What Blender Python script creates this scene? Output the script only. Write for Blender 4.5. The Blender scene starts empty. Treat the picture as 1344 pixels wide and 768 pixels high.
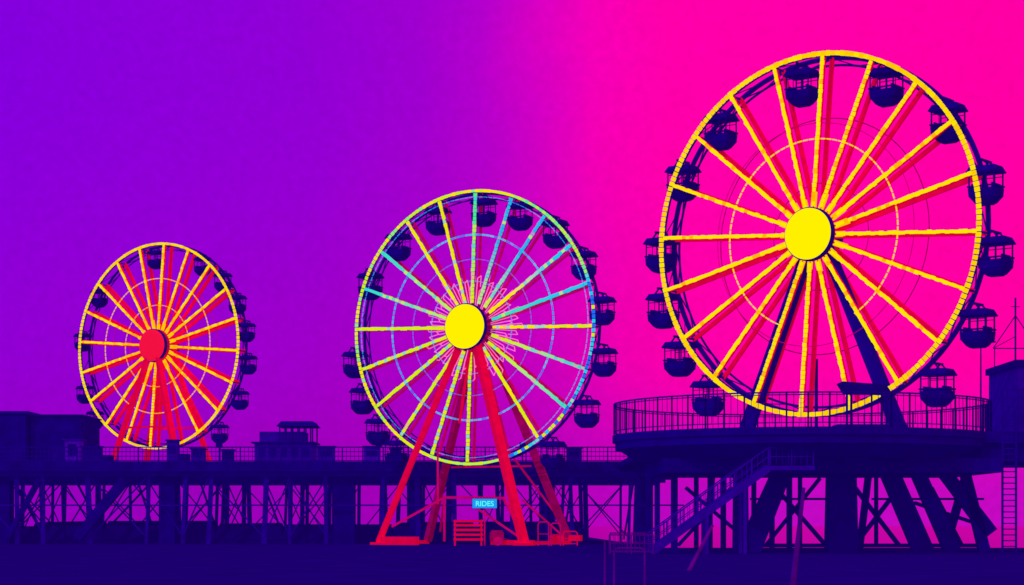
import bpy, math, random
from mathutils import Vector
random.seed(7)
Z = Vector((0,0,1))
scene = bpy.context.scene

def lin(r,g,b):
    def c(v):
        v/=255.0
        return v/12.92 if v<=0.04045 else ((v+0.055)/1.055)**2.4
    return (c(r),c(g),c(b),1.0)

# ------------------------------------------------------------ materials
def mat_paint(name, col, var=0.35, rough=0.9, scale=1.5, emit=None, estr=0.0, bump=0.3, spec=0.0):
    m = bpy.data.materials.new(name); m.use_nodes=True
    nt=m.node_tree; n=nt.nodes; l=nt.links
    b=n["Principled BSDF"]
    b.inputs["Roughness"].default_value=rough
    b.inputs["Specular IOR Level"].default_value=spec
    tc=n.new("ShaderNodeTexCoord")
    nz=n.new("ShaderNodeTexNoise"); nz.inputs["Scale"].default_value=scale; nz.inputs["Detail"].default_value=8
    l.new(tc.outputs["Object"],nz.inputs["Vector"])
    cr=n.new("ShaderNodeValToRGB")
    cr.color_ramp.elements[0].position=0.3; cr.color_ramp.elements[1].position=0.7
    cr.color_ramp.elements[0].color=tuple(c*(1-var) for c in col[:3])+(1,)
    cr.color_ramp.elements[1].color=tuple(min(1,c*(1+var)) for c in col[:3])+(1,)
    l.new(nz.outputs["Fac"],cr.inputs["Fac"]); l.new(cr.outputs["Color"],b.inputs["Base Color"])
    if bump>0:
        bp=n.new("ShaderNodeBump"); bp.inputs["Strength"].default_value=bump; bp.inputs["Distance"].default_value=0.05
        l.new(nz.outputs["Fac"],bp.inputs["Height"]); l.new(bp.outputs["Normal"],b.inputs["Normal"])
    if emit:
        b.inputs["Emission Color"].default_value=emit
        b.inputs["Emission Strength"].default_value=estr
    return m

NAVY_GLOW=(0.009,0.0,0.12,1)  # faint emission put into structures that are no lamps, flattening their shading
NAVY=mat_paint("navy_steel",(0.014,0.0,0.24),var=.2,emit=NAVY_GLOW,estr=.6)
NAVY_D=mat_paint("dark_timber",(0.010,0.0,0.20),var=0.3,scale=0.8,emit=NAVY_GLOW,estr=.55)
TIMBER=mat_paint("pier_timber",(0.018,0.0,0.28),var=0.35,scale=0.7,emit=NAVY_GLOW,estr=.7)
VIOLET=mat_paint("violet_wall",(0.035,0.0,0.34),var=0.25,emit=NAVY_GLOW,estr=.7)
VIOLET_L=mat_paint("light_violet_panel",(0.10,0.0,0.55),var=0.25,emit=NAVY_GLOW,estr=.7)
RED=mat_paint("crimson_steel",(0.80,0.0,0.07),var=0.2,emit=(1,0.0,0.07,1),estr=0.32)  # added glow stands in for neon light falling on red paint
ROSE=mat_paint("rose_steel",(0.70,0.0,0.20),var=0.25,emit=(1,0.0,0.2,1),estr=0.18)  # emission imitates neon-lit steel; the parts are no lamps
MAROON=mat_paint("maroon_steel",(0.40,0.0,0.16),var=0.3,emit=(.5,0,.15,1),estr=.16)  # weaker glow of the same kind, put into unlit steel
YELLOWHUB=mat_paint("yellow_hub_glow",(0.1,0.08,0.0),var=0.05,emit=lin(255,242,0),estr=0.98,bump=0.1)  # yellow comes from emission over a dark base; the disc is no lamp
REDHUB=mat_paint("red_hub_glow_paint",(0.5,0.0,0.04),var=0.08,emit=lin(245,20,60),estr=0.75,bump=0.1)  # red paint brightened by its own emission, though not a lamp
POST=mat_paint("violet_post",(0.12,0.0,0.26),var=0.3,emit=NAVY_GLOW,estr=.4)

def mat_led():
    m=bpy.data.materials.new("led_bulbs"); m.use_nodes=True
    nt=m.node_tree;n=nt.nodes;l=nt.links
    b=n["Principled BSDF"]
    a=n.new("ShaderNodeAttribute"); a.attribute_name="Col"
    b.inputs["Base Color"].default_value=(0.02,0.02,0.0,1); l.new(a.outputs["Color"],b.inputs["Emission Color"])
    b.inputs["Emission Strength"].default_value=1.0
    b.inputs["Specular IOR Level"].default_value=0
    return m
LED=mat_led()

# ------------------------------------------------------------ mesh builder
class MB:
    def __init__(s): s.v=[]; s.f=[]; s.c=[]; s.cur=(1,1,1,1)
    def add(s,vs,fs):
        o=len(s.v); s.v+= [Vector(p) for p in vs]
        for f in fs: s.f.append([i+o for i in f]); s.c.append(s.cur)
    def hexa(s,p):
        s.add(p,[(0,3,2,1),(4,5,6,7),(0,1,5,4),(1,2,6,5),(2,3,7,6),(3,0,4,7)])
    def beam(s,a,b,w,h=None,up=Z,w2=None,h2=None):
        a=Vector(a); b=Vector(b)
        if h is None: h=w
        if w2 is None: w2=w
        if h2 is None: h2=h
        d=(b-a)
        if d.length<1e-6: return
        d.normalize(); sd=d.cross(up)
        if sd.length<1e-3: sd=d.cross(Vector((0,1,0)))
        if sd.length<1e-3: sd=d.cross(Vector((1,0,0)))
        sd.normalize(); u=sd.cross(d)
        def q(p,w,h): return [p-sd*w/2-u*h/2,p+sd*w/2-u*h/2,p+sd*w/2+u*h/2,p-sd*w/2+u*h/2]
        s.hexa(q(a,w,h)+q(b,w2,h2))
    def box(s,x0,x1,y0,y1,z0,z1):
        s.hexa([(x0,y0,z0),(x1,y0,z0),(x1,y1,z0),(x0,y1,z0),(x0,y0,z1),(x1,y0,z1),(x1,y1,z1),(x0,y1,z1)])
    def cyl(s,a,b,r1,r2=None,n=12,caps=True):
        a=Vector(a); b=Vector(b)
        if r2 is None: r2=r1
        d=(b-a).normalized(); sd=d.cross(Z)
        if sd.length<1e-3: sd=Vector((1,0,0))
        sd.normalize(); u=sd.cross(d)
        vs=[];fs=[]
        for p,r in ((a,r1),(b,r2)):
            for i in range(n):
                t=2*math.pi*i/n; vs.append(p+sd*math.cos(t)*r+u*math.sin(t)*r)
        for i in range(n):
            j=(i+1)%n; fs.append((i,j,n+j,n+i))
        if caps:
            fs.append(tuple(reversed(range(n)))); fs.append(tuple(range(n,2*n)))
        s.add(vs,fs)
    def loop(s,pts,w,h=None,closed=True,n=5):
        k=len(pts)
        for i in range(k if closed else k-1):
            s.cyl(pts[i],pts[(i+1)%k],w,n=n,caps=False)
    def build(s,name,mat,parent=None,color=False):
        me=bpy.data.meshes.new(name)
        off=parent.location if parent else Vector((0,0,0))
        me.from_pydata([tuple(p-off) for p in s.v],[],s.f); me.update()
        if color:
            at=me.color_attributes.new("Col",'FLOAT_COLOR','CORNER')
            i=0
            for fi,p in enumerate(me.polygons):
                for _ in range(p.loop_total):
                    at.data[i].color=s.c[fi]; i+=1
        ob=bpy.data.objects.new(name,me); ob.data.materials.append(mat)
        scene.collection.objects.link(ob)
        if parent: ob.parent=parent
        return ob

def empty(name,loc):
    e=bpy.data.objects.new(name,None); e.location=Vector(loc); e.empty_display_size=1
    scene.collection.objects.link(e); return e

# ------------------------------------------------------------ colours of the LEDs
YEL=lin(255,228,0); ORG=lin(255,160,0); YG=lin(205,240,10); CY=lin(20,205,240); BL=lin(20,110,245); AQ=lin(70,235,150)
PK=lin(255,80,170)
def mix(a,b,t):
    t=max(0,min(1,t)); return tuple(a[i]*(1-t)+b[i]*t for i in range(3))+(1,)

# ------------------------------------------------------------ ferris wheels
def gondola(mb,P,u,z,w,s):
    def Q(a,b,c): return P(u+a*s,z+b*s,w+c*s)
    def frust(z0,a0,c0,z1,a1,c1,du=0):
        mb.hexa([Q(-a0,z0,c0),Q(a0,z0,c0),Q(a0,z0,-c0),Q(-a0,z0,-c0),Q(-a1,z1,c1),Q(a1,z1,c1),Q(a1,z1,-c1),Q(-a1,z1,-c1)])
    for c in (-.5,.5):
        mb.beam(Q(0,0.05,c),Q(-.45,-.45,c),.09*s); mb.beam(Q(0,0.05,c),Q(.45,-.45,c),.09*s)
    mb.beam(Q(0,0,-.75),Q(0,0,.75),.14*s)
    frust(-.78,.98,.82,-.68,1.0,.84)
    frust(-.68,.97,.82,-.34,.82,.62)
    for a in (-.82,.82):
        for c in (-.66,.66): mb.beam(Q(a,-1.75,c),Q(a,-.75,c),.09*s)
    for a in (-.3,.3):
        for c in (-.66,.66): mb.beam(Q(a,-1.75,c),Q(a,-.75,c),.05*s)
    mb.beam(Q(0,-2.3,0),Q(0,-.7,0),.1*s)
    for c in (-.66,.66): mb.beam(Q(-.82,-.98,c),Q(.82,-.98,c),.05*s)
    for c in (-.7,.7): mb.beam(Q(-.92,-1.62,c),Q(.92,-1.62,c),.1*s)
    for a in (-.9,.9): mb.beam(Q(a,-1.62,-.7),Q(a,-1.62,.7),.1*s)
    for a in (-.66,.66):
        mb.beam(Q(a,-1.72,-.6),Q(a,-1.72,.6),.1*s,.55*s)
    frust(-2.25,.86,.66,-1.74,.9,.7)
    frust(-2.65,.55,.42,-2.25,.84,.64)
    frust(-2.75,.4,.3,-2.65,.52,.4)

def ferris(name,C,th,R,d,hubr,hubw,phase,gangs,gs,cfg):
    C=Vector(C); ct=math.cos(th); st=math.sin(th)
    e=empty(name,C)
    def P(u,z,w): return Vector((C.x+u*ct-w*st, C.y-u*st-w*ct, C.z+z))
    def A(deg,r,w):
        t=math.radians(deg); return P(r*math.sin(t),r*math.cos(t),w)
    nrm=Vector((-st,-ct,0))
    N=20
    ring=lambda r,w,n=100:[A(360*i/n,r,w) for i in range(n)]
    mb=MB()
    mb.loop(ring(R-.12,-.14),cfg['rim'])
    mb.loop(ring(R-.05,-d),cfg['brim'],n=6)
    mb.loop(ring(R*.955,-d),cfg['brim']*.5)
    for i in range(N):
        a=phase+i*18
        mb.beam(A(a,R-.1,-.1),A(a,R-.1,-d),.12)
        mb.beam(A(a+9,R*.955,-d),A(a,R-.08,-d),.07)
        mb.beam(A(a+9,R*.955,-d),A(a+18,R-.08,-d),.07)
        mb.beam(A(a,R-.1,-.1),A(a+9,R-.05,-d),.06)
    mb.cyl(P(0,0,hubw-.3),P(0,0,-d-1.2),hubr*.55,n=20)
    mb.cyl(P(.0,0,hubw-.5),P(0,0,hubw-.1),hubr*1.05,n=40)
    mb.build("rims",NAVY,e)
    for k,(r,w,wd,m) in enumerate(cfg['rings']):
        q=MB(); q.loop(ring(R*r,w,72),wd,n=4); q.build("inner_ring_%d"%(k+1),m,e)
    mb=MB()
    for i in range(N):
        a=phase+i*18
        mb.beam(A(a,hubr*.4,-d*.85),A(a,R-.05,-d*.9),cfg['bs'],.18,up=nrm)
    mb.build("back_spokes",cfg['bsmat'],e)
    mb=MB()
    for i in range(N):
        a=phase+i*18
        mb.beam(A(a,hubr*.5,-.2),A(a,R-.1,-.2),cfg['fs'],.14,up=nrm)
    mb.build("front_spokes",cfg['fsmat'],e)
    led=MB(); sw=cfg['sw']; col=cfg['col']
    for i in range(N):
        a=phase+i*18; r=hubr*1.12
        while r<R-.25:
            c=col(a%360,r/R)
            if random.random()<cfg.get('org',.15): c=mix(c,ORG,.7)
            led.cur=c
            jw=sw*random.uniform(.8,1.1); L=cfg['bl']*.9
            o=random.uniform(-.02,.02)
            t=math.radians(a); tu=P(math.cos(t),-math.sin(t),0)-C
            p0=A(a,r,.0)+tu*o; p1=A(a,r+L,.0)+tu*o
            led.beam(p0,p1,jw,.12,up=nrm)
            r+=cfg['bl']*1.02
        if cfg.get('stubs'):
            led.cur=mix(YEL,ORG,.5)
            for da in (-4,4):
                led.beam(A(a+da,hubr*1.05,-.05),A(a+da*.7,hubr*1.05+random.uniform(.5,1.1),-.05),sw*.5,.1,up=nrm)
    nb=cfg['nrim']
    for i in range(nb):
        a=360*(i+.5)/nb
        led.cur=cfg['rimcol'](a)
        g=360/nb*.40
        rw=cfg['rw']*random.uniform(.85,1.1)
        led.beam(A(a-g,R,.02),A(a+g,R,.02),rw,.14,up=nrm)
    for (r,n_,wd,cf) in cfg['ledrings']:
        for i in range(n_):
            a=360*i/n_
            c=cf(a)
            if c is None: continue
            led.cur=c
            led.beam(A(a-180/n_*.8,R*r,.02),A(a+180/n_*.8,R*r,.02),wd,.06,up=nrm)
    led.build("led_light_strings",LED,e,color=True)
    if cfg.get('burst'):
        q=MB()
        for i in range(N):
            for a,rr_ in ((phase+i*18+4,.36),(phase+i*18+9,.30),(phase+i*18+14,.41)):
                rr_*=random.uniform(.9,1.05)
                q.beam(A(a,R*.15,-.35),A(a,R*rr_,-.35),.075,.05,up=nrm)
                q.beam(A(a,R*rr_,-.35),A(a+4,R*(rr_+.02),-.35),.07,.05,up=nrm)
                q.beam(A(a+4,R*(rr_+.02),-.35),A(a+5.5,R*(rr_-.06),-.35),.07,.05,up=nrm)
        q.build("hub_tie_rods",cfg['burst'],e)
    hb=MB(); hb.cyl(P(0,0,hubw-.12),P(0,0,hubw),hubr,n=56); hb.cyl(P(0,0,hubw),P(0,0,hubw+.08),hubr*.93,hubr*.88,n=56)
    hb.build("hub_disc",cfg['hubmat'],e)
    g=MB()
    for a in gangs:
        t=math.radians(a)
        rr=R*(1.0+.06*abs(math.sin(t))-.03*max(0,math.cos(t)))
        gondola(g,P,rr*math.sin(t),rr*math.cos(t),-d*.62,gs)
    g.build("gondolas",NAVY_D,e)
    return e,P,A,nrm

# wheel on the round platform
C3=((1065-672)/20,130,20.8)
def ring3(a): 
    return mix(YEL,ORG,.3) if (a<150 or a>200) else None
w3,P3,A3,n3=ferris("ferris_wheel",C3,math.radians(38),11.8,1.45,1.68,.55,4,
  [-6,25,50,73,94,115,136,224,241,258,276,300,321],1.0,
  dict(rim=.10,brim=.17,rings=[(.66,-1.3,.035,MAROON),(.30,-1.2,.03,MAROON),(.62,-.15,.025,ROSE)],bs=.28,bsmat=RED,fs=.27,fsmat=RED,
       sw=.24,bl=.30,col=lambda a,r:YEL,org=.10,stubs=True,nrim=210,rw=.30,rimcol=lambda a: mix(YEL,ORG,random.random()*.5),
       ledrings=[(.53,90,.08,ring3)],hubmat=YELLOWHUB))
q=MB()
for u0,fu in ((-.5,-5.6),(.6,6.1)):
    q.beam(P3(u0,-.5,-.72),P3(fu,7.6-C3[2],-.72),.75,.5,up=n3,w2=.95,h2=.5)
q.beam(P3(0,0,-1.2),P3(0,0,-2.3),1.3)
q.beam(P3(-.7,-8,-1.9),P3(-.7,7.6-C3[2],-1.9),.2)
q.build("support_legs",NAVY,w3)
q=MB()
q.box(20.2,24.6,123,125,7.65,8.0)
q.hexa([(20.9,123,9.95),(23.6,123,9.95),(23.6,125,9.95),(20.9,125,9.95),(20.5,122.8,10.65),(23.2,122.8,10.45),(23.2,125.2,10.45),(20.5,125.2,10.65)])
for x in (21.1,23.3):
    for y in (123.2,124.8): q.beam((x,y,7.8),(x,y,10.1),.13)
q.build("boarding_canopy",NAVY_D,w3)

# wheel on the beach
C2=((618.5-672)/14.86,175,19.2)
def col2(a,r):
    j=random.random()
    if a<12: c=mix(YG,AQ,(r-.2)*1.8)
    elif a<48: c=mix(mix(YG,CY,.3),mix(CY,BL,.3),(r-.25)*2.6)
    elif a<66: c=mix(YEL,CY,(r-.4)*3)
    elif a<84: c=mix(AQ,CY,(r-.2)*2)
    elif a<100: c=mix(YEL,YG,r*j*1.6)
    elif a<138: c=mix(YG,mix(AQ,CY,.4),(r-.3)*1.6)
    elif a<180: c=mix(YEL,YG,j)
    elif a<280: c=mix(YEL,YG,.6+j*.5)
    elif a<312: c=mix(YG,mix(AQ,CY,.5),(r-.1)*1.5)
    else: c=mix(YEL,YG,.4)
    k=random.random()
    if k<.12: c=mix(c,CY,.6)
    elif k<.2: c=mix(c,YG,.7)
    elif k<.24: c=mix(c,PK,.4)
    return c
def rim2(a):
    if 70<a<165: return random.choice([mix(YG,CY,random.random()),CY,BL,YG])
    if 20<a<=70: return mix(YG,AQ,random.random())
    if 165<=a<200: return mix(YG,AQ,random.random()*.5)
    return random.choice([YEL,YG,mix(YEL,YG,.5),mix(YG,AQ,.6)])
w2,P2,A2,n2=ferris("ferris_wheel",C2,math.radians(28.5),12.05,1.3,1.95,1.25,2,
  [4,22,40.5,59,79,99,120,142,221,234,249,264.5,298,319,341],1.0,
  dict(rim=.08,brim=.13,rings=[(.45,-1.1,.03,ROSE)],bs=.22,bsmat=ROSE,fs=.26,fsmat=MAROON,
       sw=.29,bl=.34,col=col2,org=.0,nrim=190,rw=.25,rimcol=rim2,
       ledrings=[(.68,120,.14,lambda a: mix(CY,BL,random.random())),(.955,150,.05,lambda a: mix(CY,BL,.7)),(.50,90,.045,lambda a: BL),(.34,70,.045,lambda a: mix(CY,BL,.6))],
       burst=mat_paint("pink_rods",(.8,.0,.4),emit=lin(255,130,200),estr=.75),hubmat=YELLOWHUB))
gz=-C2[2]
q=MB()
q.beam(P2(-.4,-.3,.35),P2(-7.6,gz+.3,3.2),.6,.5); q.beam(P2(.4,-.3,.35),P2(7.0,gz+.2,3.2),.75,.55)
q.beam(P2(-.4,-8.5,1.4),P2(.2,-1.8,.5),.2)
q.build("front_legs",RED,w2)
q=MB()
q.beam(P2(-.4,-.3,-1.9),P2(-7.0,gz+.3,-4.2),.55); q.beam(P2(.4,-.3,-1.9),P2(7.4,gz+.3,-4.6),.7)
q.beam(P2(0,0,-1.2),P2(0,0,-2.4),1.2)
q.build("rear_legs",MAROON,w2)
q=MB()
q.beam(P2(-7.2,gz+.35,3.3),P2(-3.6,gz+.35,3.3),.7,.75)
q.beam(P2(3.9,gz+.25,3.3),P2(8.0,gz+.25,3.3),.4,.4)
q.beam(P2(-7.6,gz+.2,3.4),P2(-7.0,gz+.2,-4.2),.35,.3)
q.beam(P2(7.0,gz+.2,3.3),P2(7.4,gz+.2,-4.6),.35,.3)
q.beam(P2(-8.2,gz+.12,3.2),P2(-6.6,gz+.12,3.2),1.1,.22)
q.beam(P2(6.2,gz+.12,3.2),P2(7.8,gz+.12,3.2),1.1,.22)
q.beam(P2(5.6,gz+.6,-4.5),P2(8.6,gz+.6,-4.5),.5,.5)
q.build("base_frame",RED,w2)
q=MB()
q.beam(P2(-6.4,gz+1.6,3.0),P2(-2.4,gz+4.2,0.6),.2); q.beam(P2(-2.4,gz+4.2,.6),P2(3.6,gz+4.1,.6),.22)
q.beam(P2(-2.4,gz+4.2,.6),P2(-2.4,gz+.3,.6),.2); q.beam(P2(3.6,gz+4.1,.6),P2(7.0,gz+.4,3.0),.2)
q.beam(P2(-2.9,gz+8.5,.9),P2(-2.9,gz+3.6,.9),.18); q.beam(P2(-2.4,gz+4.2,.6),P2(-5.3,gz+1.2,-3.6),.18)
q.beam(P2(2.6,gz+8,-2.6),P2(7.2,gz+1.5,-4.4),.18); q.beam(P2(3.5,gz+4,-3),P2(7.2,gz+.5,-4.4),.16)
q.beam(P2(1.0,gz+3.3,1),P2(6.8,gz+.5,3.0),.14)
q.beam(P2(-4.0,gz+7,-3.4),P2(4.2,gz+7,-3.4),.16)
q.build("cross_bracing",ROSE,w2)

# wheel on the far pier deck
C1=((206-672)/12.09,215,21.2)
w1,P1,A1,n1=ferris("ferris_wheel",C1,math.radians(30),11.08,1.5,1.72,.9,5,
  [-5,30,47,63,79,96,115,137,236,252,281,308],.82,
  dict(rim=.09,brim=.13,rings=[(.36,-.2,.05,RED),(.66,-1.2,.035,ROSE)],bs=.40,bsmat=RED,fs=.42,fsmat=RED,
       sw=.24,bl=.32,col=lambda a,r:mix(YEL,ORG,.5 if r<.4 else .08),org=.25,stubs=True,nrim=170,rw=.26,rimcol=lambda a: mix(YEL,ORG,random.random()*.5),
       ledrings=[(.66,110,.09,lambda a: mix(YEL,ORG,.8)),(.4,60,.07,lambda a: ORG)],hubmat=REDHUB))
gz=7.6-C1[2]
q=MB()
for w0,wf in ((.5,2.2),(-1.9,-3.6)):
    q.beam(P1(-.4,-.3,w0),P1(-4.8,gz,wf),.6,.5); q.beam(P1(.4,-.3,w0),P1(4.8,gz,wf),.6,.5)
    q.beam(P1(-3.2,gz*.65,(w0+wf)/2),P1(3.2,gz*.65,(w0+wf)/2),.2)
q.beam(P1(0,0,.6),P1(0,0,-2),1.1)
q.build("support_legs",RED,w1)
q=MB(); q.beam(P1(-6,gz+.25,0),P1(6,gz+.25,0),6,.5); q.beam(P1(-5.5,gz+1,2.5),P1(-4.1,gz+1,2.5),1.4,1.5); q.beam(P1(4.5,gz+1,2.6),P1(6.2,gz+1,2.6),1.4,1.4)
q.build("boarding_base",NAVY_D,w1)

# ------------------------------------------------------------ ground and sea
def sheet(name,x0,x1,y0,y1,z,mat):
    me=bpy.data.meshes.new(name); me.from_pydata([(x0,y0,z),(x1,y0,z),(x1,y1,z),(x0,y1,z)],[],[(0,1,2,3)]); me.update()
    ob=bpy.data.objects.new(name,me); me.materials.append(mat); scene.collection.objects.link(ob); return ob
SAND=mat_paint("dark_sand",(0.009,0.0,0.13),var=0.3,scale=0.35,bump=.6,emit=(0.009,0,.12,1),estr=.6)  # sand also emits a faint navy glow that lifts its shade
sheet("ground",-3000,3000,-200,6000,0,SAND)
SEA=mat_paint("sea_water",(0.02,0.001,0.12),var=.1,rough=.12,scale=.5,bump=.15,spec=.8)
sheet("sea",11,3000,148,6000,.05,SEA)

# ------------------------------------------------------------ pier
DZ=7.6
pier=empty("pier",(-40,184,0))
q=MB(); q.box(-125,17,184,228,7.15,DZ); q.box(-125,17,183.7,183.95,6.75,DZ+.08)
for x in range(-124,17,3): q.box(x,x+.3,184.1,227.8,6.8,7.14)
q.box(10,24,141,184,7.1,DZ-.004)
q.build("deck",NAVY_D,pier)
q=MB()
rows=[184.8,199,213,227]
for ri,y in enumerate(rows):
    q.box(-124,16.5,y-.2,y+.2,6.3,6.78)
    x=-122+random.uniform(0,2); prev=None
    while x<15.5:
        lean=random.uniform(-.3,.3)
        w=random.uniform(.26,.46)
        q.beam((x,y,-.3),(x+lean,y,6.5),w)
        if prev is not None and random.random()<.68:
            if random.random()<.8: q.beam((prev,y-.25,.6),(x,y-.25,6.1),.16,.12)
            if random.random()<.8: q.beam((prev,y+.25,6.1),(x,y+.25,.6),.16,.12)
        prev=x; x+=random.choice([2.4,3.4,4.4,5.2])
    if ri==0: q.beam((-124,y-.3,3.6),(16,y-.3,3.6),.12,.14)
for k in range(24):
    x=-122+k*5.8
    q.beam((x,184.6,6.2),(x+random.uniform(-.8,.8),199,.4),.17)
q.build("timber_trestle",TIMBER,pier)
q=MB()
for x,w in ((-47.5,1.0),(-32.3,1.5),(-15.8,2.1),(-9,1.1),(3.2,1.3),(12.6,1.2),(-64,2)):
    q.box(x-w/2,x+w/2,185.3,187,-.3,6.9)
    q.box(x-w/2-.3,x+w/2+.3,185.1,187.2,5.9,6.5)
q.beam((-40.5,184.4,.5),(-36,184.4,6),.9); q.beam((-44,184.4,6),(-47,184.4,.5),.5)
for x in (11,16,21):
    for y in (150,160,172): q.beam((x,y,-.2),(x,y,7.1),.4)
q.build("concrete_piles",NAVY_D,pier)
q=MB()
x=-130
while x<6:
    L=random.uniform(5,11); h=random.uniform(1.5,2.2)
    q.hexa([(x,188,-.1),(x+L+.5,188,-.1),(x+L+.5,194,-.1),(x,194,-.1),(x+.6,190,h),(x+L,190,h*random.uniform(.85,1.1)),(x+L,192,h),(x+.6,192,h)])
    x+=L
q.build("rock_bank",SAND)

def railing(name,pts,h,post,nbal,parent,mat=NAVY,rails=(1.0,.55,.12),t=.06,closed=False):
    q=MB(); n=len(pts)
    for i in range(n if closed else n-1):
        a=Vector(pts[i]); b=Vector(pts[(i+1)%n])
        for r in rails: q.beam(a+Z*h*r,b+Z*h*r,t if r<1 else t*1.5)
        L=(b-a).length; k=max(1,round(L/post))
        for j in range(k+1): q.beam(a.lerp(b,j/k),a.lerp(b,j/k)+Z*(h+.03),t*1.6)
        if nbal:
            kk=max(1,round(L/nbal))
            for j in range(1,kk): q.beam(a.lerp(b,j/kk)+Z*.1*h,a.lerp(b,j/kk)+Z*h,t*.55)
    return q.build(name,mat,parent)
railing("railing",[(-124,184.3,DZ),(10.8,184.3,DZ)],1.4,1.9,.38,pier,rails=(1,.7,.4,.12),t=.07)
railing("rear_railing",[(-124,227.5,DZ),(15,227.5,DZ)],1.3,2.4,0,pier,t=.07)
q=MB()
for x in (-44,-27.5,-12.5,1):
    q.beam((x,186,DZ),(x,186,DZ+1.9),.09); q.box(x-.3,x+.3,185.8,186.2,DZ+1.4,DZ+1.9)
q.build("lifebuoy_boards",NAVY_D,pier)

# ------------------------------------------------------------ pier buildings
def building(name,x0,x1,y0,y1,z0,z1,mat,trim,win=4,door=True,par=.35,vent=True):
    e=empty(name,((x0+x1)/2,(y0+y1)/2,z0))
    q=MB(); q.box(x0,x1,y0,y1,z0,z1); q.build("walls",mat,e)
    q=MB(); q.box(x0-.2,x1+.2,y0-.2,y1+.2,z1+.003,z1+par)
    if vent: q.box(x0+.8,x0+1.9,y0+1,y0+2,z1+par,z1+par+.35)
    q.build("roof",trim,e)
    W=(x1-x0)
    if win:
        q=MB()
        for i in range(win):
            cx=x0+W*(i+.5)/win; zc=z0+(z1-z0)*.6
            q.box(cx-W/win*.28,cx+W/win*.28,y0-.05,y0-.003,zc-.55,zc+.55)
        q.build("windows",NAVY_D,e)
    if door:
        q=MB(); q.box(x0+W*.45,x0+W*.45+1.1,y0-.09,y0-.053,z0,z0+2.1); q.build("door",trim,e)
    return e
building("pier_hall",-62,-48.6,198,210,DZ,12.85,NAVY_D,NAVY,0,vent=False,par=.3)
building("pier_hall",-48.35,-43.3,199,208,DZ,12.75,NAVY_D,NAVY,0,par=.12,vent=False)
building("ticket_booth",-42.9,-41.5,190,192,DZ,9.9,VIOLET_L,VIOLET,1,door=False,par=.12,vent=False)
pv=empty("pavilion",(-22,192,DZ))
q=MB(); q.box(-24.7,-19.2,190,195,DZ,9.6); q.box(-24.3,-20.0,190.6,194.6,9.75,10.75); q.build("walls",VIOLET,pv)
q=MB(); q.box(-25.0,-18.9,189.7,195.3,9.603,9.75)
q.hexa([(-22.6,189.9,11.25),(-18.8,189.9,11.25),(-18.8,195,11.25),(-22.6,195,11.25),(-22.2,190.4,11.75),(-19.2,190.4,11.75),(-19.2,194.6,11.75),(-22.2,194.6,11.75)])
q.build("roof",NAVY_D,pv)
q=MB()
for i in range(6):
    x=-22.3+i*.63; q.beam((x,190.2,9.75),(x,190.2,11.25),.13); q.beam((x,194.6,9.75),(x,194.6,11.25),.13)
q.build("columns",NAVY_D,pv)
q=MB()
for i in range(5): q.box(-24.3+i*1.05,-23.7+i*1.05,189.93,189.997,8.3,9.2)
q.build("windows",NAVY_D,pv)
def booth(x,w,h,mat,y=187):
    e=empty("kiosk",(x,y,DZ))
    q=MB(); q.box(x,x+w,y,y+1.4,DZ,DZ+h); q.build("body",mat,e)
    q=MB(); q.box(x-.12,x+w+.12,y-.25,y+1.5,DZ+h+.003,DZ+h+.13); q.box(x+w*.15,x+w*.85,y-.06,y-.003,DZ+h*.45,DZ+h*.8); q.build("roof_and_hatch",NAVY_D,e)
for x,w,h,m in ((-18.4,1.6,1.5,VIOLET),(-14.0,1.5,1.5,VIOLET_L),(-30.3,1.2,1.3,VIOLET),(-11.5,1.0,1.3,VIOLET),(-40.6,1.7,1.5,NAVY),(-32.6,1.0,2.1,VIOLET),(5.2,1.4,1.4,VIOLET),(-27.4,1.0,1.2,NAVY)):
    booth(x,w,h,m)

# ------------------------------------------------------------ round platform
cx,cy,pr=18.9,130,12.3
pf=empty("round_platform",(cx,cy,DZ))
q=MB()
q.cyl((cx,cy,7.15),(cx,cy,DZ),pr,n=96); q.cyl((cx,cy,6.65),(cx,cy,7.15),pr*.985,n=96)
q.cyl((cx,cy,5.9),(cx,cy,6.65),10.6,11.9,n=72)
q.box(cx-9.5,cx+11.5,123,137,5.0,5.9)
q.box(29.5,52,124,138,6.9,DZ-.004); q.box(29.5,52,124.5,137,5.7,6.9)
q.build("deck",NAVY_D,pf)
pts=[(cx+math.cos(math.radians(a))*(pr-.1),cy+math.sin(math.radians(a))*(pr-.1),DZ) for a in range(0,360,6)]
railing("railing",pts,2.05,1.3,.42,pf,closed=True,rails=(1,.93,.12),t=.06)
railing("side_fence",[(31.0,125,DZ),(50,125,DZ)],2.7,1.0,.3,pf,rails=(1,.8,.6,.4,.2),t=.05)
q=MB()
def px(x,y,Y): return Vector(((x-672)*Y/2600,Y,(690-y)*Y/2600+1.7))
def strut(x0,y0,x1,y1,Y,w,w2=None): q.beam(px(x0,y0,Y),px(x1,y1,Y),w,.7,up=Vector((0,1,0)),w2=w2 or w,h2=.7)
q.beam((21.1,127,5.1),(21.1,127,-.2),1.7,1.8,w2=1.9,h2=2)
for args in ((1025,622,982,724,1.2,1.5),(972,622,972,724,.9,1.0),(1168,622,1212,724,1.2,1.3),(1205,622,1250,724,.9,1.0),(1235,615,1300,700,.8,.9),(1265,615,1292,724,.6,.7),(885,590,885,724,.4,.4),(936,612,925,724,.35,.4)):
    strut(args[0],args[1],args[2],args[3],127,args[4],args[5])
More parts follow.
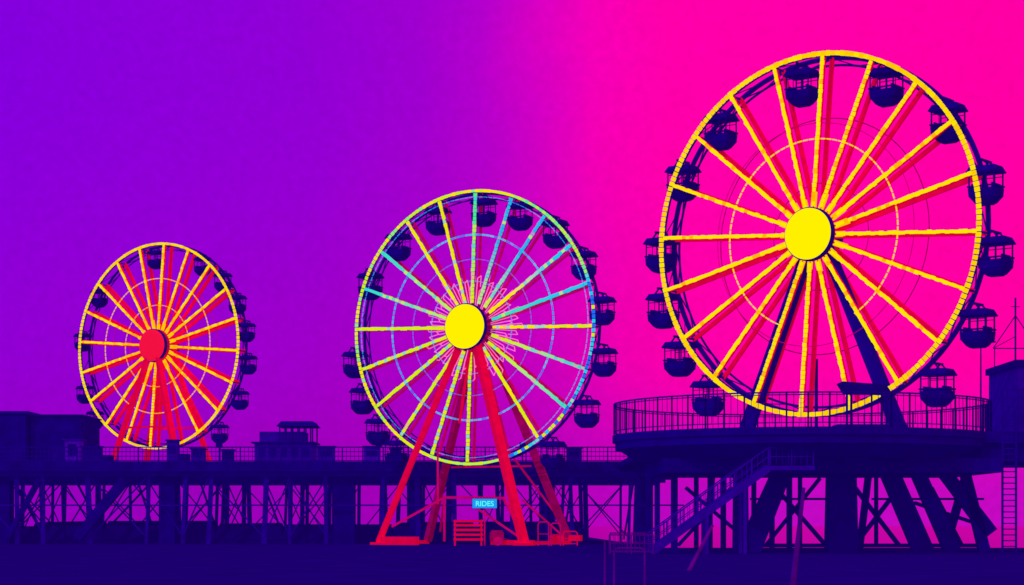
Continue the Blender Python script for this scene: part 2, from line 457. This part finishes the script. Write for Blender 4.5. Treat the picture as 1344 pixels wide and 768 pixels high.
for args in ((1122,640,1180,716,.22),(1180,640,1122,716,.22),(1018,640,1084,716,.22),(1076,628,1005,716,.2),(1200,660,1290,690,.2),(1050,625,1050,720,.2),(1145,655,1290,655,.14),(985,655,1085,655,.14),(1000,716,1295,716,.25),(900,640,970,700,.2),(960,640,890,716,.2),(1222,640,1262,716,.2),(1150,625,1150,716,.16)):
    strut(args[0],args[1],args[2],args[3],129,args[4])
for args in ((1140,622,1128,722,.4),(1272,610,1240,722,.5)):
    strut(args[0],args[1],args[2],args[3],137,args[4])
q.build("support_columns",NAVY_D,pf)

# staircase
sc=empty("staircase",(12,120,0))
q=MB(); top=Vector((15.4,0,5.3)); bot=Vector((8.3,0,.15)); y0,y1=119.0,121.4
for y in (y0,y1): q.beam((top.x,y,top.z-.15),(bot.x,y,bot.z-.1),.12,.45)
ns=26
for i in range(ns+1):
    p=top.lerp(bot,i/ns); q.box(p.x-.17,p.x+.17,y0+.07,y1-.07,p.z-.04,p.z+.04)
q.box(15.3,18.2,y0,y1,5.05,5.3)
for z_,x_ in ((2.6,11.7),(4.3,14)): 
    for y in (y0,y1): q.beam((x_,y,z_-.2),(x_,y,0),.2)
q.build("steps",VIOLET,sc)
for y in (y0,y1): railing("handrail",[(bot.x,y,bot.z),(top.x,y,top.z)],1.1,1.2,.4,sc,mat=VIOLET,rails=(1,.5),t=.05)
for y in (y0,y1): railing("landing_rail",[(15.5,y,5.3),(18.1,y,5.3)],1.1,1.2,.4,sc,mat=VIOLET,rails=(1,.5),t=.05)
railing("crowd_barrier",[(5.8,118,0),(8.4,118,0)],1.15,1.3,.25,None,mat=POST,t=.05)
railing("crowd_barrier",[(6.0,121,0),(8.1,121,0)],1.25,1.0,.3,None,mat=POST,t=.05)

q=MB()
for x in (30.7,31.55): q.beam((x,124,0),(x,124,8.6),.12)
z=.4
while z<8.5: q.beam((30.7,124,z),(31.55,124,z),.07); z+=.36
q.build("access_ladder",NAVY)
building("equipment_building",33.7,46,132,140,DZ,12.3,VIOLET,NAVY_D,0,par=.45,vent=False)
q=MB()
q.beam((33.8,133,12.7),(33.8,133,17),.1); a=Vector((33.8,133,15.8))
q.beam(a,(32.3,133,13.6),.06); q.beam(a,(35.3,133,13.6),.06); q.beam((32.3,133,13.6),(35.5,133,13.6),.07)
q.beam((33.8,133,14.4),(32.3,133,13.6),.05); q.beam((32.4,133,13.6),(32.4,133,12.2),.06); q.beam((33.5,133,16.4),(34.1,133,16.4),.05)
q.build("signal_mast",NAVY)
q=MB(); q.cyl((31,131,DZ),(31,131,13.8),.07,.045,n=8); q.beam((31,131,13.8),(31.7,131,13.9),.06); q.box(31.5,31.95,130.85,131.15,13.8,13.92); q.build("street_lamp",NAVY)

# ------------------------------------------------------------ beach-level objects
e=empty("slatted_barrier",(-3.7,168,0)); q=MB()
for z in (.55,.95,1.35,1.75,2.1): q.box(-4.95,-2.45,168,168.08,z-.12,z+.08)
for x in (-4.85,-2.6):
    q.beam((x,168.15,0),(x,168.15,2.2),.13); q.beam((x,168.15,.08),(x,169,.08),.12); q.beam((x,168.95,.1),(x,168.2,1.4),.08)
q.build("slats",RED,e)
e=empty("led_sign",(-2.3,170,4)); q=MB(); q.box(-3.45,-1.25,170,170.25,3.15,4.05); q.build("cabinet",NAVY_D,e)
q=MB()
for x in (-3.2,-1.5): q.beam((x,170.3,4.0),(x,172,4.4),.08)
q.beam((-2.35,170.35,0),(-2.35,170.35,3.6),.12); q.build("bracket",ROSE,e)
q=MB(); q.cur=mix(BL,CY,.35)
q.box(-3.4,-1.3,169.95,169.997,3.2,4.0)
q.build("lit_panel",LED,e,color=True)
cu=bpy.data.curves.new("letters",'FONT'); cu.body="RIDES"; cu.size=.62; cu.align_x='CENTER'; cu.extrude=.015; cu.offset=.012
to=bpy.data.objects.new("letters_tmp",cu); scene.collection.objects.link(to)
bpy.context.view_layer.update()
me=bpy.data.meshes.new_from_object(to); bpy.data.objects.remove(to)
LT=mat_paint("cyan_letters",(0.02,.1,.1),emit=lin(90,255,240),estr=1.0); me.materials.clear(); me.materials.append(LT)
lo=bpy.data.objects.new("letters",me); scene.collection.objects.link(lo); lo.parent=e
lo.rotation_euler=(math.radians(90),0,0); lo.location=(-.05,-.075,-.62)

def hoop_barrier(x0,x1,y,h,mat):
    q=MB(); pts=[Vector((x0,y,0)),Vector((x0,y,h-.15)),Vector((x0+.15,y,h)),Vector((x1-.15,y,h)),Vector((x1,y,h-.15)),Vector((x1,y,0))]
    q.loop(pts,.05,closed=False,n=8)
    q.beam((x0,y,h*.5),(x1,y,h*.5),.06); q.beam((x0,y,.15),(x1,y,.15),.06)
    for x in (x0,x1): q.beam((x,y-.4,.03),(x,y+.4,.03),.08)
    q.build("crowd_barrier",mat)
hoop_barrier(2.2,3.1,167,2.0,ROSE); hoop_barrier(3.3,4.1,167.5,1.9,ROSE); hoop_barrier(4.4,5.6,170,1.2,RED)
e=empty("portable_generator",(-1,169,0)); q=MB(); q.box(-1.9,-.7,169,169.8,.35,1.15); q.box(-1.8,-.8,169.1,169.7,1.153,1.3); q.beam((-.7,169.3,.6),(0.1,169.3,.35),.08); q.build("body",MAROON,e)
q=MB(); q.cyl((-1.2,168.85,.38),(-1.2,168.98,.38),.38,n=20); q.cyl((-1.2,168.8,.38),(-1.2,168.849,.38),.15,n=12); q.build("wheels",ROSE,e)
def rack(x0,x1,y,h):
    q=MB(); pts=[Vector((x0,y,-.05))]
    r=.13
    for k in range(7): t=math.pi-k*math.pi/12; pts.append(Vector((x0+r+r*math.cos(t),y,h-r+r*math.sin(t))))
    for k in range(7): t=math.pi/2-k*math.pi/12; pts.append(Vector((x1-r+r*math.cos(t),y,h-r+r*math.sin(t))))
    pts.append(Vector((x1,y,-.05))); q.loop(pts,.028,closed=False,n=8); q.build("bike_rack_hoop",POST)
rack(2.83,3.68,55,1.07)
q=MB(); q.cyl((2.62,56,0),(2.62,56,1.25),.03,.03,n=8); q.cyl((2.62,56,1.25),(2.62,56,1.3),.045,n=8); q.build("bollard_post",POST)
q=MB(); q.cyl(px(1040,768,57)-Z*.1,px(1055,640,57),.09,.05,n=10); q.build("leaning_pole",POST)
q=MB(); q.cyl(px(903,751,75),px(935,690,78),.08,.06,n=8); q.build("leaning_pole",POST)

# ------------------------------------------------------------ sky (world)
world=bpy.data.worlds.new("World"); scene.world=world; world.use_nodes=True
nt=world.node_tree; n=nt.nodes; l=nt.links
bg=n["Background"]; tc=n.new("ShaderNodeTexCoord"); sep=n.new("ShaderNodeSeparateXYZ")
l.new(tc.outputs["Generated"],sep.inputs[0])
def math_(op,a,b=None,clamp=False):
    m=n.new("ShaderNodeMath"); m.operation=op; m.use_clamp=clamp
    for i,v in enumerate((a,b)):
        if v is None: continue
        if isinstance(v,(int,float)): m.inputs[i].default_value=v
        else: l.new(v,m.inputs[i])
    return m.outputs[0]
hx=math_('SQRT',math_('ADD',math_('MULTIPLY',sep.outputs[0],sep.outputs[0]),math_('MULTIPLY',sep.outputs[1],sep.outputs[1])))
s=math_('DIVIDE',sep.outputs[0],math_('MAXIMUM',hx,0.001))
elev=math_('MAXIMUM',sep.outputs[2],0.0)
nz=n.new("ShaderNodeTexNoise"); nz.inputs["Scale"].default_value=14; nz.inputs["Detail"].default_value=6; l.new(tc.outputs["Generated"],nz.inputs["Vector"])
nzo=math_('MULTIPLY',math_('SUBTRACT',nz.outputs["Fac"],0.5),0.03)
s2=math_('ADD',math_('ADD',s,nzo),math_('MULTIPLY',math_('SUBTRACT',elev,0.2),0.06))
fac=math_('ADD',math_('MULTIPLY',s2,1/0.6),0.5,clamp=True)
def ramp(stops):
    r=n.new("ShaderNodeValToRGB"); els=r.color_ramp.elements
    while len(els)<len(stops): els.new(0.5)
    for e_,(x,c) in zip(els,stops):
        e_.position=((x-672)/2600)/0.6+0.5; e_.color=c
    l.new(fac,r.inputs["Fac"]); return r.outputs["Color"]
up=ramp([(0,lin(130,0,222)),(400,lin(144,0,214)),(560,lin(158,0,208)),(640,lin(178,0,204)),(700,lin(208,0,196)),(780,lin(244,0,182)),(880,lin(255,0,170)),(1344,lin(255,0,164))])
md=ramp([(0,lin(146,0,208)),(400,lin(160,0,198)),(560,lin(175,0,192)),(700,lin(198,0,186)),(800,lin(234,0,174)),(900,lin(252,0,168)),(1200,lin(255,0,162)),(1344,lin(255,0,162))])
lw=ramp([(0,lin(150,0,190)),(400,lin(158,0,182)),(600,lin(168,0,182)),(700,lin(178,0,184)),(800,lin(184,4,190)),(1000,lin(192,8,194)),(1200,lin(196,8,192)),(1344,lin(196,8,192))])
def mrange(a,b):
    ef=n.new("ShaderNodeMapRange"); ef.interpolation_type='SMOOTHSTEP'; ef.inputs[1].default_value=a; ef.inputs[2].default_value=b
    l.new(elev,ef.inputs[0]); return ef.outputs[0]
def mixc(f,a,b):
    mx=n.new("ShaderNodeMix"); mx.data_type='RGBA'; l.new(f,mx.inputs[0]); l.new(a,mx.inputs[6]); l.new(b,mx.inputs[7]); return mx.outputs[2]
skyc=mixc(mrange(0.04,0.24),mixc(mrange(0.01,0.085),lw,md),up)
nz2=n.new("ShaderNodeTexNoise"); nz2.inputs["Scale"].default_value=260; nz2.inputs["Detail"].default_value=4; l.new(tc.outputs["Generated"],nz2.inputs["Vector"])
gr=math_('ADD',math_('MULTIPLY',nz2.outputs["Fac"],0.26),0.88)
vm=n.new("ShaderNodeVectorMath"); vm.operation='SCALE'; l.new(skyc,vm.inputs[0]); l.new(gr,vm.inputs[3])
l.new(vm.outputs[0],bg.inputs["Color"]); bg.inputs["Strength"].default_value=1.0

sun=bpy.data.lights.new("sun",'SUN'); sun.energy=0.7; sun.angle=math.radians(.5); sun.color=(1,.1,.8)
so=bpy.data.objects.new("sun",sun); so.rotation_euler=(math.radians(55),0,math.radians(-35)); scene.collection.objects.link(so)

# ------------------------------------------------------------ camera
cam=bpy.data.cameras.new("camera"); co=bpy.data.objects.new("camera",cam); scene.collection.objects.link(co)
co.location=(0,0,1.7); co.rotation_euler=(math.radians(90),0,0)
cam.sensor_width=36; cam.lens=36*2600/1344; cam.shift_y=306/1344; cam.clip_end=9000; cam.clip_start=.5
scene.camera=co
scene.view_settings.view_transform='Standard'; scene.view_settings.look='None'; scene.view_settings.exposure=0
